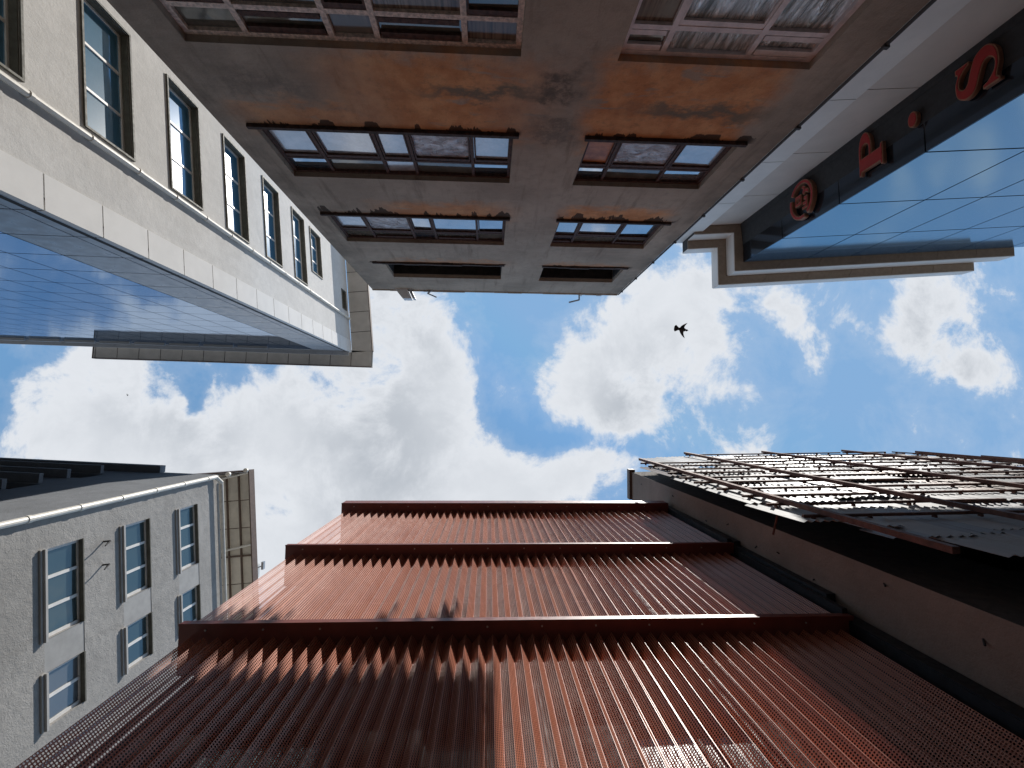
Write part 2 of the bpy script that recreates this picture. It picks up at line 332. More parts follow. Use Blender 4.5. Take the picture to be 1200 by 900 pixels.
g_curt = curtain()
PANES = [g_sky, g_pale, g_blue, g_dark, g_rust, g_foil, g_plastic, g_curt]

old = thing('plaster_building', 'weathered brown plaster building with rust-orange patches under rows of old framed windows', 'building', (.3, -12, 0))
FT = Frame(0, -D, 1, 0, 0, 1)
XL, XR = -5.17, 5.74
cols = ((-4.56, .43), (1.93, 5.0)); rows = ((4.7, 6.97), (9.04, 10.98), (13.02, 15.12))
ops = [(a, b, c, d) for a, b in cols for c, d in rows] + [(-3.85, .43, 17.22, 19.0, 1.4), (1.97, 5.0, 17.22, 19.1, 1.4), (-4.4, .43, .3, 2.2), (1.93, 5.0, .3, 2.2)]
m = MB(); wall(m, FT, XL, XR, -EYE, 20.95, ops, .22)
for x in (XL, XR): m.q([(x, -D, 0), (x, -20, 0), (x, -20, 20.95 + EYE), (x, -D, 20.95 + EYE)])
m.q([(XL, -20, 0), (XR, -20, 0), (XR, -20, 22.55), (XL, -20, 22.55)]); m.q([(XL, -D, 22.55), (XR, -D, 22.55), (XR, -20, 22.55), (XL, -20, 22.55)])
m.build('wall', m_old, old)
# roof lip, slightly proud and chipped
m = MB(); x = XL
while x < XR - .05:
    x2 = min(XR, x + random.uniform(.5, 1.3)); m.box(x, x2 - .004, -D - .2, -D + .045 + random.uniform(-.012, .012), 20.95 - random.uniform(.0, .04) , 21.06 + random.uniform(-.02, .02)); x = x2
m.build('roof_lip', m_old, old, bevel=.01)
mullL, mullR = (-3.65, -2.40, -1.72, -.42), (2.62, 3.96)
pat = {0: ([3, 3], [3, 3], [3, 7], [7, 3], [3, 7]), 1: ([1, 2], [1, 3], [1, 1], [6, 3], [1, 2]), 2: ([1, 3], [6, 3], [0, 2], [0, 3], [2, 3])}
patR = {0: ([7, 3], [5, 5], [5, 5]), 1: ([4, 2], [6, 3], [1, 0]), 2: ([0, 2], [0, 3], [2, 3])}
for r, (c, d) in enumerate(rows):
    tr = (d - .52, d - .6, d - .62)[r]
    for k, (a, b) in enumerate(cols):
        P = (pat, patR)[k][r]; old_paint = (r == 0)
        fm = m_rustwood if r else (m_paintwood if k == 0 else m_newframe)
        w = window(old, FT, a, b, c, d, .2, (mullL, mullR)[k], (tr,), fm, PANES, .065 if r else .085, .08, (.1, .075, .09) , m_ledge, label=('paint-peeling window with curtains', 'mauve framed window with crinkled foil behind the glass')[k] if r == 0 else None, pane_cell=lambda i, j, P=P: P[i][j] if j < 2 else 3)
        # inner sashes of the opening lights and a broad dark head board
        q = MB(); xs = [a] + list((mullL, mullR)[k]) + [b]
        for i, (p0, p1) in enumerate(zip(xs, xs[1:])):
            if (i + k + r) % 2 == 0 or r == 1:
                e = .075
                e = .05
                for (u0, u1, v0, v1) in ((p0 + e, p1 - e, c + .08, c + .11), (p0 + e, p1 - e, tr - .14, tr - .045), (p0 + e, p0 + e + .03, c + .11, tr - .14), (p1 - e - .03, p1 - e, c + .11, tr - .14)): q.fb(FT, u0, u1, -.178, -.135, v0, v1)
            else:
                q.fb(FT, p0 + .07, p1 - .07, -.178, -.13, tr + .06, tr + .15); q.fb(FT, p0 + .07, p1 - .07, -.178, -.125, d - .2, d - .09)
        if q.f: q.build('sash', fm if r else (m_rustwood if k == 0 else m_newframe), w)
for a, b in ((-4.25, .52), (1.9, 5.1)):                       # ledges of the open top storey
    m = MB(); x = a
    while x < b - .05:
        x2 = min(b, x + random.uniform(.25, .8)); m.fb(FT, x, x2 - .003, .002, .05 + random.uniform(0, .03), 17.10 - random.uniform(0, .05), 17.2); x = x2
    m.build('ledge', m_ledge, old)
for a, b in ((-3.85, .43), (1.97, 5.0)):  # added dark lining: shade inside the openings put in as colour
    m = MB(); m.fb(FT, a + .02, b - .02, -1.35, -1.3, 17.25, 18.95); m.fb(FT, a + .01, b - .01, -1.3, -.14, 18.93 if a < 0 else 19.03, 18.985 if a < 0 else 19.085); m.fb(FT, a + .003, a + .03, -1.3, -.14, 17.25, 18.9); m.fb(FT, b - .03, b - .003, -1.3, -.14, 17.25, 18.9); m.build('shade_lining', m_shade, old)
    m = MB(); m.fb(FT, a + .002, b - .002, -.12, -.03, 17.222, 17.28); m.fb(FT, a + .002, a + (b - a) * .42, -.1, -.05, 17.29, 17.34); m.build('rail', m_paintwood, old)
# downpipe and cable on the right corner, roof vents that cast the soft shadows opposite
m = MB(); m.tube((XR + .045, -D + .0, .1), (XR + .045, -D + .0, 21 + EYE), .028, 8)
for h in range(0, 21, 2): m.box(XR, XR + .09, -D - .05, -D + .045, h + .4, h + .46)
m.build('cable_duct', simple('dark_duct', (.06, .05, .045), .7), old)
m_pipe = simple('grey_galvanised', (.42, .44, .46), .5, .3, .15)
def pipe_hook(x, h):
    m = MB(); m.tube((x + .05, -D - .1, h + EYE), (x + .05, -D + .30, h + EYE), .035, 10); m.tube((x + .05, -D + .285, h + EYE), (x - .42, -D + .42, h + EYE - .05), .035, 10)
    return m
pipe_hook(3.95, 20.98).build('roof_spout', m_pipe, old); q = MB(); q.tube((-2.55, -D, 22.5), (-2.75, -D + .16, 22.5), .035, 8); q.tube((-2.75, -D + .15, 22.5), (-2.35, -D + .32, 22.5), .03, 8); q.build('roof_spout', m_pipe, old)
m = MB(); m.hexa([(-4.15, -D, 22.4), (-3.62, -D, 22.4), (-3.42, -D + .42, 22.4), (-3.8, -D + .42, 22.4), (-4.15, -D, 22.8), (-3.62, -D, 22.8), (-3.42, -D + .42, 22.8), (-3.8, -D + .42, 22.8)])
m.build('roof_outlet_box', simple('white_sheet', (.72, .73, .74), .5), old)
m = MB(); m.hexa([(-3.58, -D, 22.4), (-3.46, -D, 22.4), (-3.26, -D + .40, 22.4), (-3.38, -D + .40, 22.4), (-3.58, -D, 22.8), (-3.46, -D, 22.8), (-3.26, -D + .40, 22.8), (-3.38, -D + .40, 22.8)])
m.build('outlet_bracket', m_pipe, old)
for x, y, hh, w_x in ((5.42, -6.15, 23.3, .16), (5.05, -6.2, 23.1, .05), (2.55, -6.3, 23.4, .3), (2.0, -6.2, 23.2, .2), (2.9, -6.1, 22.9, .12), (4.5, -6.1, 23.2, .04)):
    m = MB(); m.box(x - w_x / 2, x + w_x / 2, y - .1, y + .1, 20.97, hh - .25); m.box(x - w_x * .8, x + w_x * .8, y - .15, y + .15, hh - .25, hh); m.build('roof_vent', m_pipe, old, bevel=.01)

# ================================================================== long pale building on the left
m_lpl = plaster('pale_plaster', (.655, .638, .61), 1.06, .93, 16, .22, .14)
m_lpan = simple('pale_stone_panel', (.72, .705, .68), .85, 0, .03, 1.2, spec=.1)
m_joint = simple('joint_shadow_gap', (.05, .05, .05), .9)
m_gpan = simple('grey_composite_panel', (.33, .35, .38), .34, .0, .06, 1.5, 0)
m_soff = simple('soffit_panel', (.42, .405, .385), .6, 0, .09, 1.2, .05)
m_lfr = simple('olive_reveal', (.10, .095, .075), .7, 0, .2)
m_white = simple('white_window_bar', (.72, .70, .67), .45, 0, .06)
m_pvc = simple('cream_pipe', (.74, .70, .62), .45, 0, .1)
m_brown = simple('brown_trim', (.11, .07, .05), .6, 0, .2)
def mirror_panel(name, mirror, base, amount, rough=.05):
    M = Mat(name); M.set(Base_Color=base + (1,), Roughness=.25)
    gl = M.n('ShaderNodeBsdfGlossy'); gl.inputs['Color'].default_value = mirror + (1,); gl.inputs['Roughness'].default_value = rough
    bp = M.n('ShaderNodeBump'); bp.inputs['Strength'].default_value = .06; bp.inputs['Distance'].default_value = .05; M.L.new(M.noise(.8, 2), bp.inputs['Height']); M.L.new(bp.outputs[0], gl.inputs['Normal'])
    mx = M.n('ShaderNodeMixShader'); mx.inputs[0].default_value = amount; M.L.new(M.b.outputs[0], mx.inputs[1]); M.L.new(gl.outputs[0], mx.inputs[2]); M.L.new(mx.outputs[0], M.out.inputs['Surface']); return M.m
m_mir = mirror_panel('reflective_blue_glass', (.40, .50, .64), (.04, .07, .12), .8, .05)
g_l = mirror_panel('blue_window_glass', (.32, .48, .64), (.07, .23, .38), .42, .03)
CX, CY = -9.72, -4.36
FL = Frame(CX, CY, -.096, -1, 1, 0)
FG = Frame(CX, CY, -1, -.019, 0, 1)
HL = 34.0
lb = thing('pale_office_building', 'pale plaster building at left with blue windows and a mirrored glass side', 'building', (-20, -14, 0))
sw0, sw1 = FL.s_at(.705), FL.s_at(1.03)
sills = [11.8 + 3.2 * k for k in range(-3, 5)]
lops = [(sw0, sw1, h, h + 1.55) for h in sills]
sm0, sm1 = FL.s_at(.805), FL.s_at(1.028); ss0, ss1 = FL.s_at(.725), FL.s_at(.84)
lops += [(sm0, sm1, 27.1, 28.7), (ss0, ss1, 32.2, 33.3)]
ssp = FL.s_at(.531)
m = MB(); wall(m, FL, ssp, 22, -EYE, 32.5, lops[:-1], .28)
wall(m, FL, ssp, 22, 32.501, HL, [], .28) if False else None
m2 = [(ss0, ss1, 32.62, 33.4)]
wall(m, FL, ssp, 22, 32.5, HL, m2, .28)
a, b = FL.p(ssp, 0, 0), FL.p(22, 0, 0)
for (p, q_) in ((b, Vector((b.x - 30, b.y, 0))),): m.q([(p.x, p.y, 0), (q_.x, q_.y, 0), (q_.x, q_.y, HL + EYE), (p.x, p.y, HL + EYE)])
e = FG.p(26, 0, 0); m.q([(CX, CY, HL + EYE - .01), (e.x, e.y, HL + EYE - .01), (e.x, b.y, HL + EYE - .01), (b.x, b.y, HL + EYE - .01)])
m.q([(e.x, e.y, 0), (e.x, b.y, 0), (e.x, b.y, HL + EYE), (e.x, e.y, HL + EYE)])
m.build('wall', m_lpl, lb)
for (a, b, c, d) in lops[:-1] + m2:
    w = b - a; big = (d - c) > 1.2
    window(lb, FL, a + .004, b - .004, c + .004, d - .004, .24, (a + w / 3, a + 2 * w / 3) if big else (a + w / 2,), (), m_white if big else m_lfr, g_l, .07, .05)
for (a, b, c, d) in lops[:-1] + m2:                     # dark surround of each opening
    m = MB(); t = .06
    m.fb(FL, a - t, b + t, .002, .05, c - t, c - .002); m.fb(FL, a - t, b + t, .002, .05, d + .002, d + t)
    m.fb(FL, a - t, a - .002, .002, .05, c - .002, d + .002); m.fb(FL, b + .002, b + t, .002, .05, c - .002, d + .002)
    m.fb(FL, a + .004, b - .004, -.18, -.004, d - .03, d - .004); m.fb(FL, b - .024, b - .004, -.18, -.004, c + .03, d - .034)
    m.build('window_surround', m_lfr, lb)
# stone strip at the corner
m = MB(); h = -EYE; k = 0
while h < HL - .1:
    h2 = min(HL, (-EYE + 1.0 + 1.6 * k) if k else -EYE + 1.0); 
    if h2 - h > .1: m.fb(FL, .004, ssp - .01, -.1, .03, h + .018, h2 - .018)
    h = h2; k += 1
m.build('corner_strip', m_lpan, lb)
m = MB(); m.fb(FL, .02, ssp - .002, -.3, -.02, -EYE, HL - .02); m.build('joint_backing', m_joint, lb)
# downpipe with clamps
spp = FL.s_at(.675)
m = MB(); m.tube(FL.p(spp, .10, -EYE), FL.p(spp, .10, HL - .1), .075, 12)
for k in range(22): m.tube(FL.p(spp, .10, k * 1.6 + .6), FL.p(spp, .10, k * 1.6 + .7), .092, 12); m.fb(FL, spp - .02, spp + .02, .0, .1, k * 1.6 + .62, k * 1.6 + .68)
m.build('downpipe', m_pvc, lb, smooth=False)
# side clad in panels and mirrored glass
gs = [.02] + [FG.s_at(r) for r in (.4215, .3662)]
while gs[-1] < 24: gs.append(gs[-1] + 1.5)
gs.append(26)
hs = [-EYE + 1.0 + 1.6 * k for k in range(22)]; hs = [-EYE] + [h for h in hs if h < HL - .5] + [HL]
mg, mm = MB(), MB()
for i, (a, b) in enumerate(zip(gs, gs[1:])):
    for c, d in zip(hs, hs[1:]):
        (mg if i < 2 or c > 31.5 else mm).fb(FG, a + .02, b - .02, -.05, 0, c + .02, d - .02)
mg.build('panel_cladding', m_gpan, lb); mm.build('mirror_glazing', m_mir, lb)
m = MB(); m.fb(FG, .01, 26, -.3, -.03, -EYE, HL - .02); m.build('joint_backing', m_joint, lb)
# roof canopy: soffit slabs with joints and a pale edge
def canopy(par, F, s0, s1, d0, d1, h, step, mat, edge_m, slab=.35, n_rows=1, trim=.04):
    m = MB(); k = s0
    while k < s1 - .05:
        k2 = min(s1, k + step)
        for r_ in range(n_rows):
            a = d0 + (d1 - d0) * r_ / n_rows; b = d0 + (d1 - d0) * (r_ + 1) / n_rows
            m.fb(F, k + .022, k2 - .022, a + .01, b - .01, h, h + .03)
        k = k2
    m.build('soffit', mat, par)
    m = MB(); m.fb(F, s0, s1, d0, d1 - .01, h + .025, h + slab); m.build('canopy_slab', m_joint, par)
    m = MB(); m.fb(F, s0, s1, d1 - .008, d1 + trim, h - .03, h + slab + .03); m.build('canopy_edge', edge_m, par)
FLc = Frame(*(FL.p(-1.1, 0, 0).xy), -.096, -1, 1, 0)
canopy(lb, FL, -.0, 22, .0, 1.42, 34.15, 1.45, m_soff, m_brown, .3)
FGc = Frame(*(FL.p(0, 1.42, 0).xy), -1, -.019, 0, 1)
canopy(lb, FGc, 0, 19.0, .0, 1.12, 34.15, 1.45, m_soff, m_brown, .3)
m = MB(); m.fb(FGc, 19.0, 19.04, 0, 1.16, 34.12, 34.48); m.build('canopy_edge', m_brown, lb)
m = MB(); m.fb(FG, 0, 24, .002, .28, 33.3, 33.42)
for k in range(8): m.fb(FG, 5 + k * 2.2, 6.9 + k * 2.2, .002, .16, 32.2, 32.32)
m.build('ledge', m_gpan, lb)

# ================================================================== grey rendered building, lower left
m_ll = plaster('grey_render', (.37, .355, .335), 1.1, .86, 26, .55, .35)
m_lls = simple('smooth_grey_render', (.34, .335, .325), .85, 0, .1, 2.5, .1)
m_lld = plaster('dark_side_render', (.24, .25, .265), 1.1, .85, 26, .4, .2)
g_ll = mirror_panel('teal_window_glass', (.22, .27, .29), (.06, .095, .105), .38, .03)
g_gr = mirror_panel('curtained_grey_glass', (.28, .32, .35), (.16, .17, .18), .35, .08)
X0, Y0 = -12.05, 2.75; HW = 22.2
FA = Frame(X0, Y0, .08, 1, 1, 0); FB = Frame(X0, Y0, -1, -.045, 0, -1)
ll = thing('grey_building', 'rough grey rendered building at lower left with white barred windows and sunlit wall', 'building', (-20, 10, 0))
aA, bA = FA.s_at(-.3122), FA.s_at(-.519); aB, bB = FA.s_at(-.595), FA.s_at(-.722)
lls = [13.79 + 2.784 * k for k in range(-4, 3)]
lo = []
for h in lls: lo += [(aA, bA, h, h + 1.27, .16), (bA + .002, aB - .002, h, h + 1.27, .035), (aB, bB, h, h + 1.27, .16)]
for h in lls: lo += [(bB + 2.2, bB + 4.9, h, h + 1.27, .16)]
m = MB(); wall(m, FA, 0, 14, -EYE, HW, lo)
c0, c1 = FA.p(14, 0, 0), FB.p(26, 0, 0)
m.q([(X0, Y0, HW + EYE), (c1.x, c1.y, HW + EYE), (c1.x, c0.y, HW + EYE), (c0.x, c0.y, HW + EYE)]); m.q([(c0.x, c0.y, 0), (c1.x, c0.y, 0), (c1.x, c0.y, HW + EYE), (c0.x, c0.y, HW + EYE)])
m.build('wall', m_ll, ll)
for i, h in enumerate(lls):
    m = MB(); m.fb(FA, bA + .006, aB - .006, -.033, -.012, h + .004, h + 1.266); m.build('spandrel', m_lls, ll)
    for j, (a, b, mu) in enumerate(((aA, bA, 2), (aB, bB, 1), (bB + 2.2, bB + 4.9, 2))):
        w = window(ll, FA, a + .003, b - .003, h + .003, h + 1.267, .15, [a + (b - a) * (k + 1) / (mu + 1) for k in range(mu)], (), m_white, g_gr if (j == 1 and i == 4) else g_ll, .085, .05)
        q = MB(); q.fb(FA, a - .03, b + .03, .002, .11, h - .07, h - .003); q.fb(FA, a - .03, b + .03, .002, .05, h - .14, h - .072); q.build('sill', m_soff, w)
        q = MB(); q.fb(FA, a + .004, b - .004, -.09, .03, h + 1.22, h + 1.265); q.build('head_trim', m_lfr, w)
# dark side with ribbon windows behind stepped ledges
sB = FB.s_at(-.162)
bo = [(sB, 25, h, h + 1.15, .25) for h in (16.9, 19.7)] + [(sB, 25, 14.1, 15.2, .25)]
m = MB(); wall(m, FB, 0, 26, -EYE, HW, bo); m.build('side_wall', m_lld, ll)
for (a, b, c, d, _) in bo:
    window(ll, FB, a + .003, b - .003, c + .003, d - .003, .22, [a + 1.4 * k for k in range(1, 5)], (), m_brown, g_ll, .06, .05)
m = MB()
for h in (15.6, 16.72, 18.2, 19.5, 21.0):
    m.fb(FB, sB + random.uniform(0, .5), 25.5, .002, .34, h, h + .16)
m.fb(FB, sB - 1.5, 25.5, .002, .3, HW - .25, HW + .1)
m.build('side_ledge', m_lld, ll)
# corner drain pipe and the one across the roof edge
m = MB(); m.tube(FA.p(.06, .1, -EYE), FA.p(.06, .1, HW - .35), .09, 12); 
for k in range(16): 
    p = FA.p(.06, .1, k * 1.6 + .4); m.tube(p, p + Vector((0, 0, .12)), .105, 12)
m.tube(FA.p(.06, .1, HW - .36), FA.p(.35, .2, HW - .1), .09, 12); m.tube(FA.p(.33, .2, HW - .1), FA.p(9, .2, HW - .1), .07, 12)
m.build('drain_pipe', m_pvc, ll)
# canopy on the roof: dark ribs and beige soffit panels
m_beige = simple('beige_soffit', (.64, .58, .48), .75, 0, .12, 1.5, .05)
m = MB(); k = .3
while k < 14.5:
    for a, b in ((-4.0, -2.6), (-2.6, -1.65), (-1.65, -1.03), (-1.03, -.47)): m.fb(FA, k + .02, k + 1.40, a + .02, b - .02, 26.02, 26.05)
    k += 1.42
m.build('soffit', m_beige, ll)
m = MB(); m.fb(FA, .3, 14.5, -4.05, -.50, 26.05, 26.35); m.fb(FA, .26, 14.5, -.50, -.44, 25.88, 26.42); m.fb(FA, .18, .26, -4.1, -.44, 25.88, 26.42)
for d in (-2.6, -1.65, -1.03): m.fb(FA, .28, 14.5, d - .035, d + .035, 25.92, 26.018)
for k in (4.56, 8.82, 13.08): m.fb(FA, k - .035, k + .035, -4.0, -.52, 25.94, 26.016)
for k in (.5, 4.7, 8.9, 13.1): m.fb(FA, k - .06, k + .06, -3.9, -3.78, HW, 26.0)
m.build('roof_frame', m_brown, ll)
m = MB(); m.fb(FA, .02, 13.9, -.25, -.003, HW + .003, HW + .06); m.build('roof_coping', m_soff, ll)
m = MB()
for k in (.6, 4.3, 8.4): m.tube(FA.p(k, -2.4, 25.88), FA.p(k - .3, -.5, 25.9), .055, 8)
m.tube(FA.p(.3, .06, HW + .1), FA.p(11, .06, HW + .1), .05, 8)
m.build('roof_pipe', m_pvc, ll)
# iron hooks on the wall between the windows
m_iron = simple('iron_hook', (.03, .028, .026), .7)
for sh, hh in ((3.78 - 2.75, 15.8), (4.48 - 2.75, 15.75)):
    sh += .25; m = MB(); a = FA.p(sh, 0, hh); b = FA.p(sh, .2, hh + .02); m.tube(a, b, .026, 6); m.tube(b, FA.p(sh + .08, .22, hh - .2), .02, 6); m.tube(FA.p(sh, .15, hh + .01), FA.p(sh + .1, .2, hh - .2), .014, 6); m.build('hook', m_iron, ll)
# small service cabinet with dish arm standing on the roof canopy
sv = thing('roof_cabinet', 'small white cabinet with grey bracket on the roof edge behind the red cladding', 'cabinet', (-12.75, 8.4, 26.42 + EYE))
m = MB(); m.box(-12.95, -12.35, 8.15, 8.85, 26.4, 27.3); m.build('cabinet_body', simple('white_metal', (.62, .62, .6), .5), sv, bevel=.02)
m = MB(); m.tube((-12.35, 8.3, 27.0 + EYE), (-12.1, 8.2, 27.1 + EYE), .03, 8); m.box(-12.16, -12.04, 8.0, 8.4, 27.0, 27.2); m.build('bracket', m_pipe, sv)

# ================================================================== red perforated cladding building
def perforated():
    M = Mat('perforated_red_metal'); uv = M.n('ShaderNodeUVMap'); P = .033
    s = M.scaled(uv.outputs[0], (1 / P, 1 / P, 0)); fr = M.n('ShaderNodeVectorMath', operation='FRACTION'); M.L.new(s, fr.inputs[0])
    su = M.n('ShaderNodeVectorMath', operation='SUBTRACT'); M.L.new(fr.outputs[0], su.inputs[0]); su.inputs[1].default_value = (.5, .5, 0)
    ln = M.n('ShaderNodeVectorMath', operation='LENGTH'); M.L.new(su.outputs[0], ln.inputs[0])
    hole = M.math('LESS_THAN', ln.outputs['Value'], .325)
    # plain margins at the folds
    X = M.xyz(uv.outputs[0])
    c = M.mix(M.ramp(M.noise(.9, 5, .6), .3, .7), (.50, .165, .095), (.60, .215, .125))
    c = M.mix(M.ramp(M.noise(1, 5, .6, M.scaled(M.pos, (5, 5, .4))), .5, .8, 0, .35), c, (.27, .07, .04))
    wn = M.n('ShaderNodeTexWhiteNoise', noise_dimensions='2D'); cb = M.n('ShaderNodeCombineXYZ'); P3 = M.xyz()
    M.L.new(M.math('FLOOR', M.math('MULTIPLY', M.math('ADD', P3[0], 4.18), 1 / 1.33)), cb.inputs[0]); M.L.new(M.math('FLOOR', M.math('MULTIPLY', P3[2], .27)), cb.inputs[1]); M.L.new(cb.outputs[0], wn.inputs['Vector'])
    c = M.mix(M.math('MULTIPLY', wn.outputs['Value'], .35), c, (.40, .17, .12))
    M.put(M.b.inputs['Base Color'], c); M.put(M.b.inputs['Roughness'], M.ramp(M.noise(3, 5), .3, .7, .36, .46)); M.set(Coat_Weight=.22, Coat_Roughness=.28); M.b.inputs['Specular IOR Level'].default_value = .42
    M.bump(M.noise(1.1, 3, .5, M.scaled(M.pos, (1, 1, .5))), .12, .05)
    tr = M.n('ShaderNodeBsdfTransparent'); mx = M.n('ShaderNodeMixShader'); M.L.new(hole, mx.inputs[0]); M.L.new(M.b.outputs[0], mx.inputs[1]); M.L.new(tr.outputs[0], mx.inputs[2]); M.L.new(mx.outputs[0], M.out.inputs['Surface'])
    return M.m
m_perf = perforated()
m_redb = simple('red_painted_beam', (.21, .052, .035), .42, 0, .12, 4, .03, spec=.6)
m_blk = simple('black_flashing', (.018, .02, .022), .5, 0, .3)
m_bolt = simple('zinc_bolt', (.6, .58, .55), .35, .6)
rb = thing('red_clad_building', 'building wrapped in folded red perforated metal cladding in stepped tiers', 'building', (.5, 6, 0))
RX0, RX1, PITCH, DEP = -4.18, 5.33, .19, .125
tiers = [(3.24, -EYE + .3, 3.45), (3.10, 3.56, 7.03), (2.95, 7.14, 10.48), (2.79, 10.60, 14.32)]
for (y, h0, h1) in tiers:
    m = MB(); n = int(round((RX1 - RX0) / PITCH)); L_ = math.hypot(PITCH * .5, DEP); u = 0
    tip = .003
    for k in range(n):
        x = RX0 + k * PITCH; jy = random.uniform(-.004, .004); jx = random.uniform(-.004, .004)
        pts = [(x, y + DEP), (x + PITCH / 2 - tip / 2 + jx, y + jy), (x + PITCH / 2 + tip / 2 + jx, y + jy), (x + PITCH - tip, y + DEP), (x + PITCH, y + DEP)]
        for a, b in zip(pts, pts[1:]):
            l = math.hypot(b[0] - a[0], b[1] - a[1]); z0, z1 = h0 + EYE, h1 + EYE
            if l < .02: m.q([(a[0], a[1], z0), (b[0], b[1], z0), (b[0], b[1], z1), (a[0], a[1], z1)], [(0, 0), (0, 0), (0, 0), (0, 0)])
            else:
                nh = max(1, int(round(l / .033))) * .033
                m.q([(a[0], a[1], z0), (b[0], b[1], z0), (b[0], b[1], z1), (a[0], a[1], z1)], [(0, z0), (nh, z0), (nh, z1), (0, z1)])
    m.build('cladding_panel', m_perf, rb)
for (yf, yb, h0, h1, y_in) in ((3.05, 3.61, 3.45, 3.56, 3.24), (2.92, 3.61, 7.03, 7.15, 3.10), (2.765, 3.61, 10.49, 10.61, 2.95), (2.585, 3.7, 14.33, 14.78, 2.79)):
    m = MB(); m.box(RX0 - .06, RX1 + .1, yf, yb, h0, h1); m.box(RX0 - .06, RX1 + .1, yf - .012, yf + .02, h0 - .012, h0 - .001)
    b = m.build('edge_beam', m_redb, rb)
    q = MB(); x = RX0 + .3
    while x < RX1:
        q.tube((x, (yf + y_in) / 2 - .01, h0 + EYE - .012), (x, (yf + y_in) / 2 - .01, h0 + EYE + .01), .014, 8); x += .78
    q.build('bolt_row', m_bolt, b)
m = MB(); m.box(RX1 + .03, 5.58, 2.98, 3.7, -EYE, 14.9)
for (y, h0, h1) in tiers: m.box(RX1 + .012, RX1 + .09, y - .10, y + .32, h0 + .0, h1 - .35)
m.box(5.44, 5.58, 2.72, 3.0, 10.5, 14.9); m.box(5.44, 5.58, 2.80, 3.0, 7.6, 10.6)
m.build('flashing', m_blk, rb)
# inner core behind the screen, with strip windows
FC = Frame(-4.0, 3.62, 1, 0, 0, -1)
co = [(a, a + 1.5, h, h + 1.9, .15) for h in (0.4, 4.0, 7.9, 11.4) for a in (.9, 3.3, 5.7)]
m = MB(); wall(m, FC, 0, 9.3, -EYE, 14.3, co); m.q([(-4, 3.62, 0), (-4, 14, 0), (-4, 14, 15.9), (-4, 3.62, 15.9)]); m.q([(-4, 3.62, 15.9), (5.3, 3.62, 15.9), (5.3, 14, 15.9), (-4, 14, 15.9)]); m.q([(-4, 14, 0), (5.3, 14, 0), (5.3, 14, 15.9), (-4, 14, 15.9)])
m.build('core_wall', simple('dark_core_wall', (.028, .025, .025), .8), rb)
for (a, b, c, d, _) in co: window(rb, FC, a + .003, b - .003, c + .003, d - .003, .13, (a + .75,), (), m_blk, g_ll, .05, .05)
m = MB()
for h in (3.5, 7.08, 10.55):
    for k in range(9): m.box(RX0 + .3 + k * 1.12, RX0 + .36 + k * 1.12, 3.34, 3.75, h + .12, h + .2)
    m.box(RX0 + .1, RX1, 3.32, 3.38, h + .2, h + .28)
for k in range(5): m.box(RX0 + .3 + k * 2.24, RX0 + .36 + k * 2.24, 3.36, 3.42, -EYE, 14.3)
m.build('support_frame', m_blk, rb)

# ================================================================== right-hand building with the patched metal screen
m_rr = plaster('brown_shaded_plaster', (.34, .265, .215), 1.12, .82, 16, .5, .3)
m_rrd = simple('front_wall_shade', (.06, .046, .037), .9, 0, .3, 6, .4)  # front wall colour darkened to hold the shade behind the sheets
rr = thing('brown_building', 'brown plaster building at lower right behind a screen of patched metal sheets', 'building', (14, 10, 0))
FR = Frame(5.6, 2.15, 0, 1, -1, 0); HR = 18.55
F1 = Frame(5.6, 2.15, 10.6, -.45, 0, -1); F2 = Frame(16.2, 1.70, 14, .75, 0, -1)
m = MB(); wall(m, FR, 0, 14, -EYE, HR, []); m.build('wall', m_rr, rr)
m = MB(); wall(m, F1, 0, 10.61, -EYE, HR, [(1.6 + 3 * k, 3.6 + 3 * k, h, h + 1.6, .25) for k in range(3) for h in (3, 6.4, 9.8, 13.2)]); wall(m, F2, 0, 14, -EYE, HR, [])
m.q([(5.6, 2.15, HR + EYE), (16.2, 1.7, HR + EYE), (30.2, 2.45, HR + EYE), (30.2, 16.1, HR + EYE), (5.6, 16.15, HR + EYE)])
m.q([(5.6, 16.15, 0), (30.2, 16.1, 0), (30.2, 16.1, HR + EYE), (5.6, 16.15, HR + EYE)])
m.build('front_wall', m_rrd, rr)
m = MB(); m.box(5.50, 5.72, 2.05, 3.2, HR - .02, HR + .3); m.build('roof_edge', m_brown, rr)
for k in range(11):
    m = MB()                                        # wall ties and flaked spots
    s_, h_ = random.uniform(.15, .85), 5.5 + k * 1.15 + random.uniform(-.4, .4); p = FR.p(s_, 0, h_); m.tube(p, FR.p(s_ + random.uniform(-.05, .05), random.uniform(.02, .05), h_ + random.uniform(-.1, .05)), .013, 6)
    m.build('wall_tie', m_iron, rr)
# the screen itself
def tin(name, c, rough, metal, rust):
    M = Mat(name); n = M.ramp(M.noise(2.2, 6, .65), .5, .75, 0, rust); cl = M.mix(M.ramp(M.noise(.7, 3), .3, .7), tuple(q * .82 for q in c) + (1,), c + (1,))
    cl = M.mix(n, cl, (.22, .11, .07, 1)); M.put(M.b.inputs['Base Color'], cl); M.set(Roughness=rough, Metallic=metal); M.bump(M.noise(6, 4), .15, .03); return M.m
m_tin = [tin('white_tin_sheet', (.46, .47, .48), .6, .0, .2), tin('silver_tin_sheet', (.33, .345, .37), .5, .1, .2), tin('stained_tin_sheet', (.20, .155, .135), .5, .2, .7)]
m_post = simple('rusty_steel_post', (.13, .052, .035), .75, .1, .35, 9, .4)
scn = thing('metal_screen', 'screen of overlapping corrugated white metal sheets on rusty posts and rails', 'screen', (12, 1.6, 0))
S1 = Frame(4.82, 1.64, 11.28, -.22, 0, -1); S2 = Frame(16.10, 1.42, 14, .8, 0, -1)
def SF(s):
    return (S1, s) if s < 11.0 else (S2, s - 11.0)
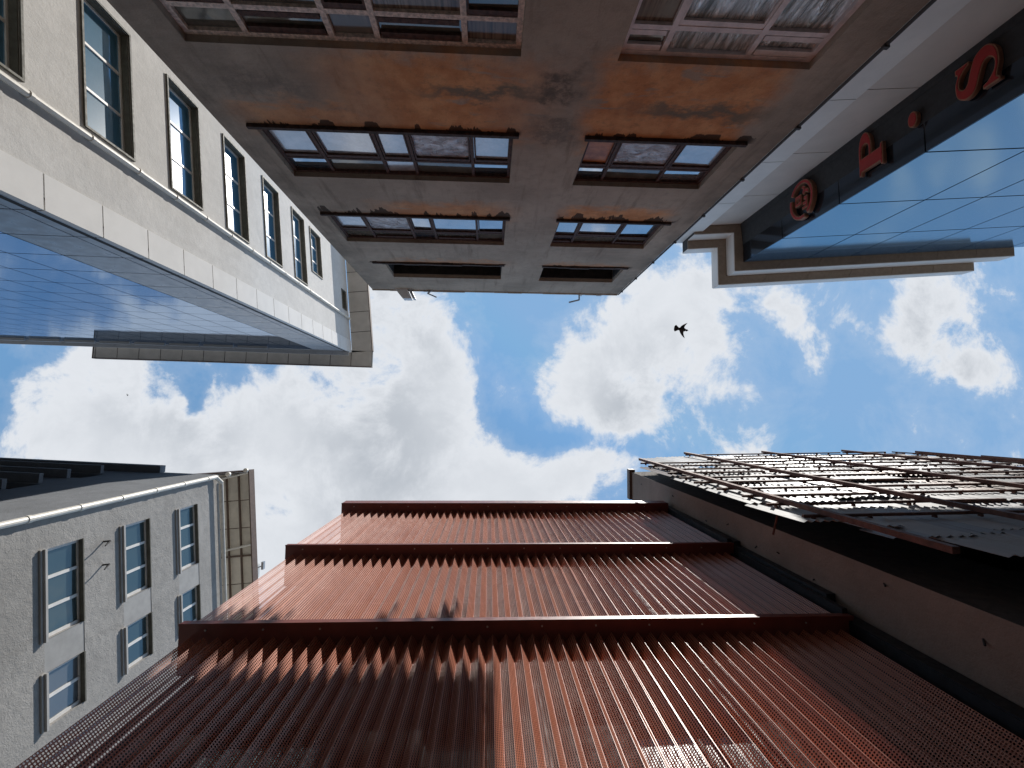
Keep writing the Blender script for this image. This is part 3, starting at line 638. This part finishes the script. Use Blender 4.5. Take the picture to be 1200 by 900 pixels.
def sheet(s0, s1, h0, h1, lean, mat, lab=None):
    F, a = SF(s0); w = s1 - s0; m = MB(); n = max(3, int(w / .13)) * 2; pr = None; jit = random.uniform(-.02, .01)
    for k in range(n + 1):
        x = a + w * k / n; d = (.032 if k % 2 else 0.) + jit
        p = (F.p(x, .02 + d + lean, h0), F.p(x, .02 + d, h1))
        if pr: m.q([pr[0], p[0], p[1], pr[1]])
        pr = p
    o = m.build('sheet', mat, scn, lab); sm_ = o.modifiers.new('thickness', 'SOLIDIFY'); sm_.thickness = .004; return o
cnt = 0; s = 0.
widths = []
while s < 18.1:
    w = random.choice((1.25, 1.5, 1.7)) if s > 1.75 else .58; w = min(w, 11.0 - s) if s < 11.0 < s + w else w
    if w < .5: w = 11.0 - s if s < 11.0 else w
    widths.append((s, s + w)); s += w
for i, (a, b) in enumerate(widths):
    top = (15.1, 16.9, 18.3)[i] if i < 3 else HR + random.uniform(-.25, .1); low = (7.2, 6.3, 5.4, 4.4)[i] if i < 4 else 3.8
    h = top
    while h > low and cnt < 98:
        t = random.choice((1.3, 1.9, 2.5)) if a < 9 else random.choice((1.9, 2.5, 3.0)); h2 = h - t
        mt = random.choices(m_tin, (5, 4, 1.4))[0]
        sheet(a + random.uniform(-.02, .05), b + random.uniform(.05, .11), max(low - .05, h2 - .06), h + .04, random.uniform(.0, .06), mt); cnt += 1
        h = h2
print('sheets', cnt)
for k, s in enumerate((.42, 2.95, 6.1, 9.4, 12.2, 15.0, 17.8)):
    F, a = SF(s); m = MB(); m.fb(F, a - .045, a + .045, .135, .215, max(3.5, 5.2 - k), (16.4 if k == 0 else HR + .12)); m.build('post', m_post, scn)
ri = 0
hh = 4.6
while hh < HR + .2:
    s = random.uniform(0, .3)
    while s < 17.9:
        l = random.uniform(2.6, 4.6); e = min(s + l, 18.0)
        if s < 11.0 < e: e = 10.98
        if hh > 5.2 + max(0, 2.2 - s) and hh < 15.1 + s * 4 and ri < 97:
            F, a = SF(s); m = MB(); dh = random.uniform(-.05, .05); m.fb(F, a, a + e - s, .09, .135, hh + dh, hh + .05 + dh)
            x = a + .15
            while x < a + e - s: m.fb(F, x, x + .035, .05, .09, hh + dh - .02, hh + dh + .05); x += random.uniform(.4, 1.1)
            m.build('rail', m_post, scn); ri += 1
        s = e + random.uniform(-.0, .12) if e < 10.98 or e > 11.0 else 11.02
    hh += .92
print('rails', ri)
for k, s in enumerate((.42, 2.95, 6.1)):
    F, a = SF(s); m = MB()
    for h in (8.4,): m.tube(F.p(a, .2, h), F.p(a, -.5, h + .3), .02, 6)
    m.build('bracket', m_post, scn)

# ================================================================== right tall building with the vertical sign
m_cream = simple('cream_wall_panel', (.74, .635, .55), .6, 0, .05, 1.2, .04)
m_cream2 = simple('pale_wall_panel', (.87, .80, .725), .6, 0, .05, 1.2, .04)
m_navy = mirror_panel('navy_sign_glass', (.10, .13, .17), (.012, .018, .026), .45, .08)
m_bluep = mirror_panel('sky_blue_panel', (.34, .49, .62), (.07, .17, .28), .6, .1)
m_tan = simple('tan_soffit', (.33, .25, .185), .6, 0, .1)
tb = thing('sign_building', 'tall cream and blue panelled building at upper right with a dark vertical sign strip', 'building', (16, -14, 0))
SL = -.078
HT = 20.0; XS = 11.05; YB = -6.80; YF = -8.52
FBl = Frame(XS, YB, 1, SL, 0, 1); FSg = Frame(XS, YB, 0, -1, -1, 0); FF = Frame(XS, YF, -1, -SL, 0, 1); FP = Frame(9.27, -8.13, -1, -SL, 0, 1)
hj = [-EYE, 2.2, 5.2, 8.25, 11.24, 14.24, 17.2, 20.0]
m = MB()
for c, d in zip(hj, hj[1:]): m.fb(FF, .002, 7.5, -.08, 0, c + .014, d - .014)
m.build('wall', m_cream, tb)
m = MB()
for c, d in zip(hj, hj[1:] ): m.fb(FP, 0, 5.5, -.36, 0, c + .014, d - .014)
m.fb(FP, 0, 5.5, -.3, -.0, 20.0 + .014, 21.38)
m.build('pilaster', m_cream2, tb)
m = MB(); m.fb(FF, -.2, 7.4, -1., -.06, -EYE, HT); m.fb(FP, .02, 5.4, -.4, -.05, -EYE, HT); m.fb(FBl, .06, 24, -1.5, -.06, -EYE, HT); m.fb(FBl, .05, 24, -14, -1.5, -EYE, HT); m.build('joint_backing', m_joint, tb)
m = MB()
for c, d in zip(hj, hj[1:]): m.fb(FSg, .01, 1.715, -.05, 0, c + .02, d - .02)
sg = m.build('sign_board', m_navy, tb, 'dark navy glossy strip carrying the red letters')
xs = [0.002, 2.86, 4.87, 7.4, 9.8, 12.3, 14.8, 17.3, 19.8, 24]
m = MB()
for a, b in zip(xs, xs[1:]):
    for c, d in zip(hj, hj[1:]): m.fb(FBl, a + .028, b - .028, -.05, 0, c + .028, d - .028)
m.build('blue_panel_cladding', m_bluep, tb)
# two-step cornice following the plan
def cornice(off0, off1, h0, h1, ms, mf, right_end):
    # plan polyline of the wall, left to right, offset outwards (towards -x / +y)
    def P(o, which):
        yl = lambda x, y0, x0: y0 + SL * (x - x0)
        if which == 0: x = 8.9; return Vector((x, yl(x, YF, XS) + o, 0))
        if which == 1: x = XS - o; return Vector((x, yl(x, YF, XS) + o, 0))
        if which == 2: x = XS - o; return Vector((x, yl(x, YB, XS) + o, 0))
        x = XS + right_end; return Vector((x, yl(x, YB, XS) + o, 0))
    s = MB(); f = MB(); z = Vector((0, 0, h0 + EYE)); z1 = Vector((0, 0, h1 + EYE)); dz = Vector((0, 0, .03))
    for k in range(3):
        A, B, C_, D_ = P(off0, k), P(off0, k + 1), P(off1, k + 1), P(off1, k)
        n = max(1, int(round((B - A).length / 1.9)))
        for i in range(n):
            gp = .008 / (B - A).length; t0, t1 = i / n + (gp if i else 0), (i + 1) / n - (gp if i < n - 1 else 0)
            a, b, c, d = A.lerp(B, t0), A.lerp(B, t1), D_.lerp(C_, t1), D_.lerp(C_, t0)
            s.hexa([a + z, b + z, c + z, d + z, a + z + dz, b + z + dz, c + z + dz, d + z + dz])
            e = (D_ - A).normalized() * .03 if k != 1 else Vector((-.03, 0, 0))
            if k != 1: e = Vector((0, .03, 0))
            f.hexa([d + z, c + z, c + e + z, d + e + z, d + z1, c + z1, c + e + z1, d + e + z1])
    for k in range(3):
        A, B, C_, D_ = P(off0 - .2, k), P(off0 - .2, k + 1), P(off1 - .004, k + 1), P(off1 - .004, k); q = dz * 1.1
        core.hexa([A + z + q, B + z + q, C_ + z + q, D_ + z + q, A + z1, B + z1, C_ + z1, D_ + z1])
    return s, f
core = MB()
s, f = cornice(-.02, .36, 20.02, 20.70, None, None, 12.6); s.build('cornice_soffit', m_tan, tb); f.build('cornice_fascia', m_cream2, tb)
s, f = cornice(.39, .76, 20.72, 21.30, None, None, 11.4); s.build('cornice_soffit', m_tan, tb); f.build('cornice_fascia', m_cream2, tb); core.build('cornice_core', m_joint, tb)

# sign letters: outline in (right, up) metres on the strip, front red, sides copper
m_red = simple('sign_red', (.42, .022, .018), .4, 0, .08, 5)
m_cop = simple('copper_letter_edge', (.42, .20, .12), .4, .5, .15, 8)
def bez(pts, n=10):
    """closed list of (p, handle_in, handle_out)-free smoothing: catmull-rom on points flagged smooth"""
    return pts
def letter(outlines, cy, ch, lab, depth=.10, gap=.05, name='sign_letter'):
    cu = bpy.data.curves.new('tmp', 'CURVE'); cu.dimensions = '2D'; cu.fill_mode = 'BOTH'
    for pts in outlines:
        sp = cu.splines.new('POLY'); sp.points.add(len(pts) - 1)
        for k, (x, y) in enumerate(pts): sp.points[k].co = (x, y, 0, 1)
        sp.use_cyclic_u = True
    cu.extrude = depth / 2; cu.bevel_depth = .006
    ob = bpy.data.objects.new('tmp', cu); col.objects.link(ob); bpy.context.view_layer.update()
    me = bpy.data.meshes.new_from_object(ob.evaluated_get(bpy.context.evaluated_depsgraph_get())); bpy.data.objects.remove(ob)
    me.materials.clear(); me.materials.append(m_cop)
    # letter x -> -Y world, letter y -> +Z, letter z -> -X
    me.transform(Matrix(((0, 0, -1, XS - gap - depth / 2), (-1, 0, 0, cy), (0, 1, 0, ch + EYE), (0, 0, 0, 1))))
    off_ = Vector(tb.location); me.transform(Matrix.Translation(-off_))
    o = bpy.data.objects.new(name, me); col.objects.link(o); o.parent = tb; o['label'] = lab
    # red front: same outline shrunk a hair, sitting just proud of the copper box
    cu2 = bpy.data.curves.new('tmp2', 'CURVE'); cu2.dimensions = '2D'; cu2.fill_mode = 'BOTH'
    for pts in outlines:
        sp = cu2.splines.new('POLY'); sp.points.add(len(pts) - 1)
        for k, (x, y) in enumerate(pts): sp.points[k].co = (x, y, 0, 1)
        sp.use_cyclic_u = True
    cu2.extrude = .004; cu2.offset = -.022
    ob = bpy.data.objects.new('tmp', cu2); col.objects.link(ob); bpy.context.view_layer.update()
    me = bpy.data.meshes.new_from_object(ob.evaluated_get(bpy.context.evaluated_depsgraph_get())); bpy.data.objects.remove(ob)
    me.materials.clear(); me.materials.append(m_red)
    me.transform(Matrix(((0, 0, -1, XS - gap - depth - .014), (-1, 0, 0, cy), (0, 1, 0, ch + EYE), (0, 0, 0, 1)))); me.transform(Matrix.Translation(-off_))
    f_ = bpy.data.objects.new('letter_face', me); col.objects.link(f_); f_.parent = o
    return o
def arc(cx, cy, rx, ry, a0, a1, n=14): return [(cx + rx * math.cos(R(a0 + (a1 - a0) * k / n)), cy + ry * math.sin(R(a0 + (a1 - a0) * k / n))) for k in range(n + 1)]
def cr(pts, n=5):                                         # closed catmull-rom; repeated points give corners
    out = []; N_ = len(pts)
    for i in range(N_):
        p0, p1, p2, p3 = [Vector(pts[(i + k - 1) % N_]) for k in range(4)]
        if (p2 - p1).length < 1e-6: continue
        for k in range(n):
            t = k / n; q = .5 * ((2 * p1) + (p2 - p0) * t + (2 * p0 - 5 * p1 + 4 * p2 - p3) * t * t + (-p0 + 3 * p1 - 3 * p2 + p3) * t ** 3)
            out.append((q.x, q.y))
    return out
# P: serif capital, .85 tall
Pout = [(-.40, -.42), (.02, -.42), (.02, -.36), (-.06, -.34), (-.06, -.05)] + arc(.10, .16, .34, .215, -90, 90, 16) + [(-.40, .375 + .0), (-.40, .32), (-.33, .30), (-.33, -.34), (-.40, -.36)]
Pin = [(-.06, .03)] + arc(.08, .16, .13, .13, -90, 90, 10) + [(-.06, .29)]
letter([[(x * 1.45 + .02, y * 1.05) for x, y in q] for q in (Pout, Pin)], -7.70, 12.80, 'red serif letter P')
S = cr([(.30, .46), (.30, .46), (.26, .46), (.26, .46), (.20, .41), (.02, .47), (-.24, .43), (-.37, .24), (-.30, .03), (-.05, -.08), (.13, -.17), (.17, -.29), (.06, -.40), (-.12, -.39), (-.26, -.28), (-.33, -.14), (-.33, -.14), (-.385, -.14), (-.385, -.14), (-.385, -.49), (-.385, -.49), (-.34, -.49), (-.34, -.49), (-.26, -.43), (-.02, -.49), (.28, -.44), (.44, -.24), (.36, .0), (.12, .12), (-.10, .20), (-.14, .30), (-.04, .39), (.12, .37), (.24, .27), (.31, .15), (.31, .15), (.36, .15), (.36, .15), (.36, .46), (.36, .46)])
letter([[(x * 1.15, y) for x, y in S]], -7.78, 9.78, 'red serif letter S')
letter([arc(0, 0, .20, .13, 0, 345, 23)], -7.76, 11.40, 'small round red dot', name='sign_dot')
# round emblem: broken ring with a stepped block device inside
ring = arc(0, 0, .68, .62, -150, 60, 26) + arc(0, 0, .56, .50, 60, -150, 26)
ring2 = arc(0, 0, .68, .62, 75, 195, 18) + arc(0, 0, .56, .50, 195, 75, 18)
letter([ring, ring2], -7.64, 15.78, 'round red emblem ring', .14, name='sign_emblem')
b1 = [(-.36, -.30), (.06, -.30), (.06, -.12), (-.04, -.12), (-.04, -.20), (-.12, -.20), (-.12, -.06), (-.22, -.06), (-.22, -.20), (-.28, -.20), (-.28, -.02), (-.36, -.02)]
b2 = [(-.14, .02), (.22, .02), (.22, .34), (-.14, .34)]; b2i = [(-.04, .10), (.12, .10), (.12, .16), (-.04, .16)]; b2j = [(-.04, .21), (.12, .21), (.12, .27), (-.04, .27)]
b3 = cr([(.12, -.34), (.20, -.22), (.14, -.12), (.24, -.06), (.34, -.10), (.40, -.02), (.46, -.06), (.40, -.20), (.30, -.20), (.30, -.30), (.20, -.38)])
letter([b1, b2, b2i, b2j, b3], -7.64, 15.78, 'red block device inside the emblem ring', .12, name='sign_emblem')

# ================================================================== birds
def bird_mesh():
    bm = bmesh.new(); bmesh.ops.create_uvsphere(bm, u_segments=14, v_segments=10, radius=1)
    for v in bm.verts:
        t = v.co.x; taper = 1 - .35 * max(0, -t) ** 2; v.co.y *= .062 * taper; v.co.z *= .058 * taper; v.co.x *= .135
    hd = bmesh.ops.create_uvsphere(bm, u_segments=10, v_segments=8, radius=.033)['verts']
    for v in hd: v.co += Vector((.155, 0, .008))
    bk = bmesh.ops.create_cone(bm, cap_ends=True, segments=8, radius1=.011, radius2=.001, depth=.04)['verts']
    for v in bk: v.co = Matrix.Rotation(R(90), 3, 'Y') @ v.co + Vector((.20, 0, .004))
    def plate(pts, th=.006):
        lo_ = [bm.verts.new((x, y, z - th)) for x, y, z in pts]; hi_ = [bm.verts.new((x, y, z + th)) for x, y, z in pts]; n = len(pts)
        bm.faces.new(lo_[::-1]); bm.faces.new(hi_)
        for k in range(n): bm.faces.new((lo_[k], lo_[(k + 1) % n], hi_[(k + 1) % n], hi_[k]))
    plate([(-.09, .03, 0), (-.20, .095, 0), (-.235, .06, 0), (-.24, .02, 0), (-.24, -.02, 0), (-.235, -.06, 0), (-.20, -.10, 0), (-.09, -.03, 0)])
    for s in (1, -1):
        plate([(.07, .04 * s, .01), (.085, .10 * s, .035), (.12, .15 * s, .06), (.175, .225 * s, .075), (.13, .205 * s, .07), (.085, .18 * s, .06), (.04, .15 * s, .045), (-.02, .10 * s, .025), (-.06, .045 * s, .01)])
    me = bpy.data.meshes.new('bird'); bm.to_mesh(me); bm.free(); me.materials.append(simple('dark_feathers', (.035, .025, .022), .7, 0, .4, 30)); return me
bme = bird_mesh()
b1_ = bpy.data.objects.new('bird', bme); col.objects.link(b1_); b1_.location = (.4135 * 13.5, -.1888 * 13.5, 13.5 + EYE); b1_.rotation_euler = (R(8), R(-6), R(8)); b1_['label'] = 'dark pigeon flying with fanned tail against the bright cloud'; b1_['category'] = 'bird'
b2_ = b1_.copy(); col.objects.link(b2_); b2_.location = (-.728 * 95, -.035 * 95, 95 + EYE); b2_.rotation_euler = (0, 0, R(60)); b2_['label'] = 'tiny far bird high in the cloud below the left building'
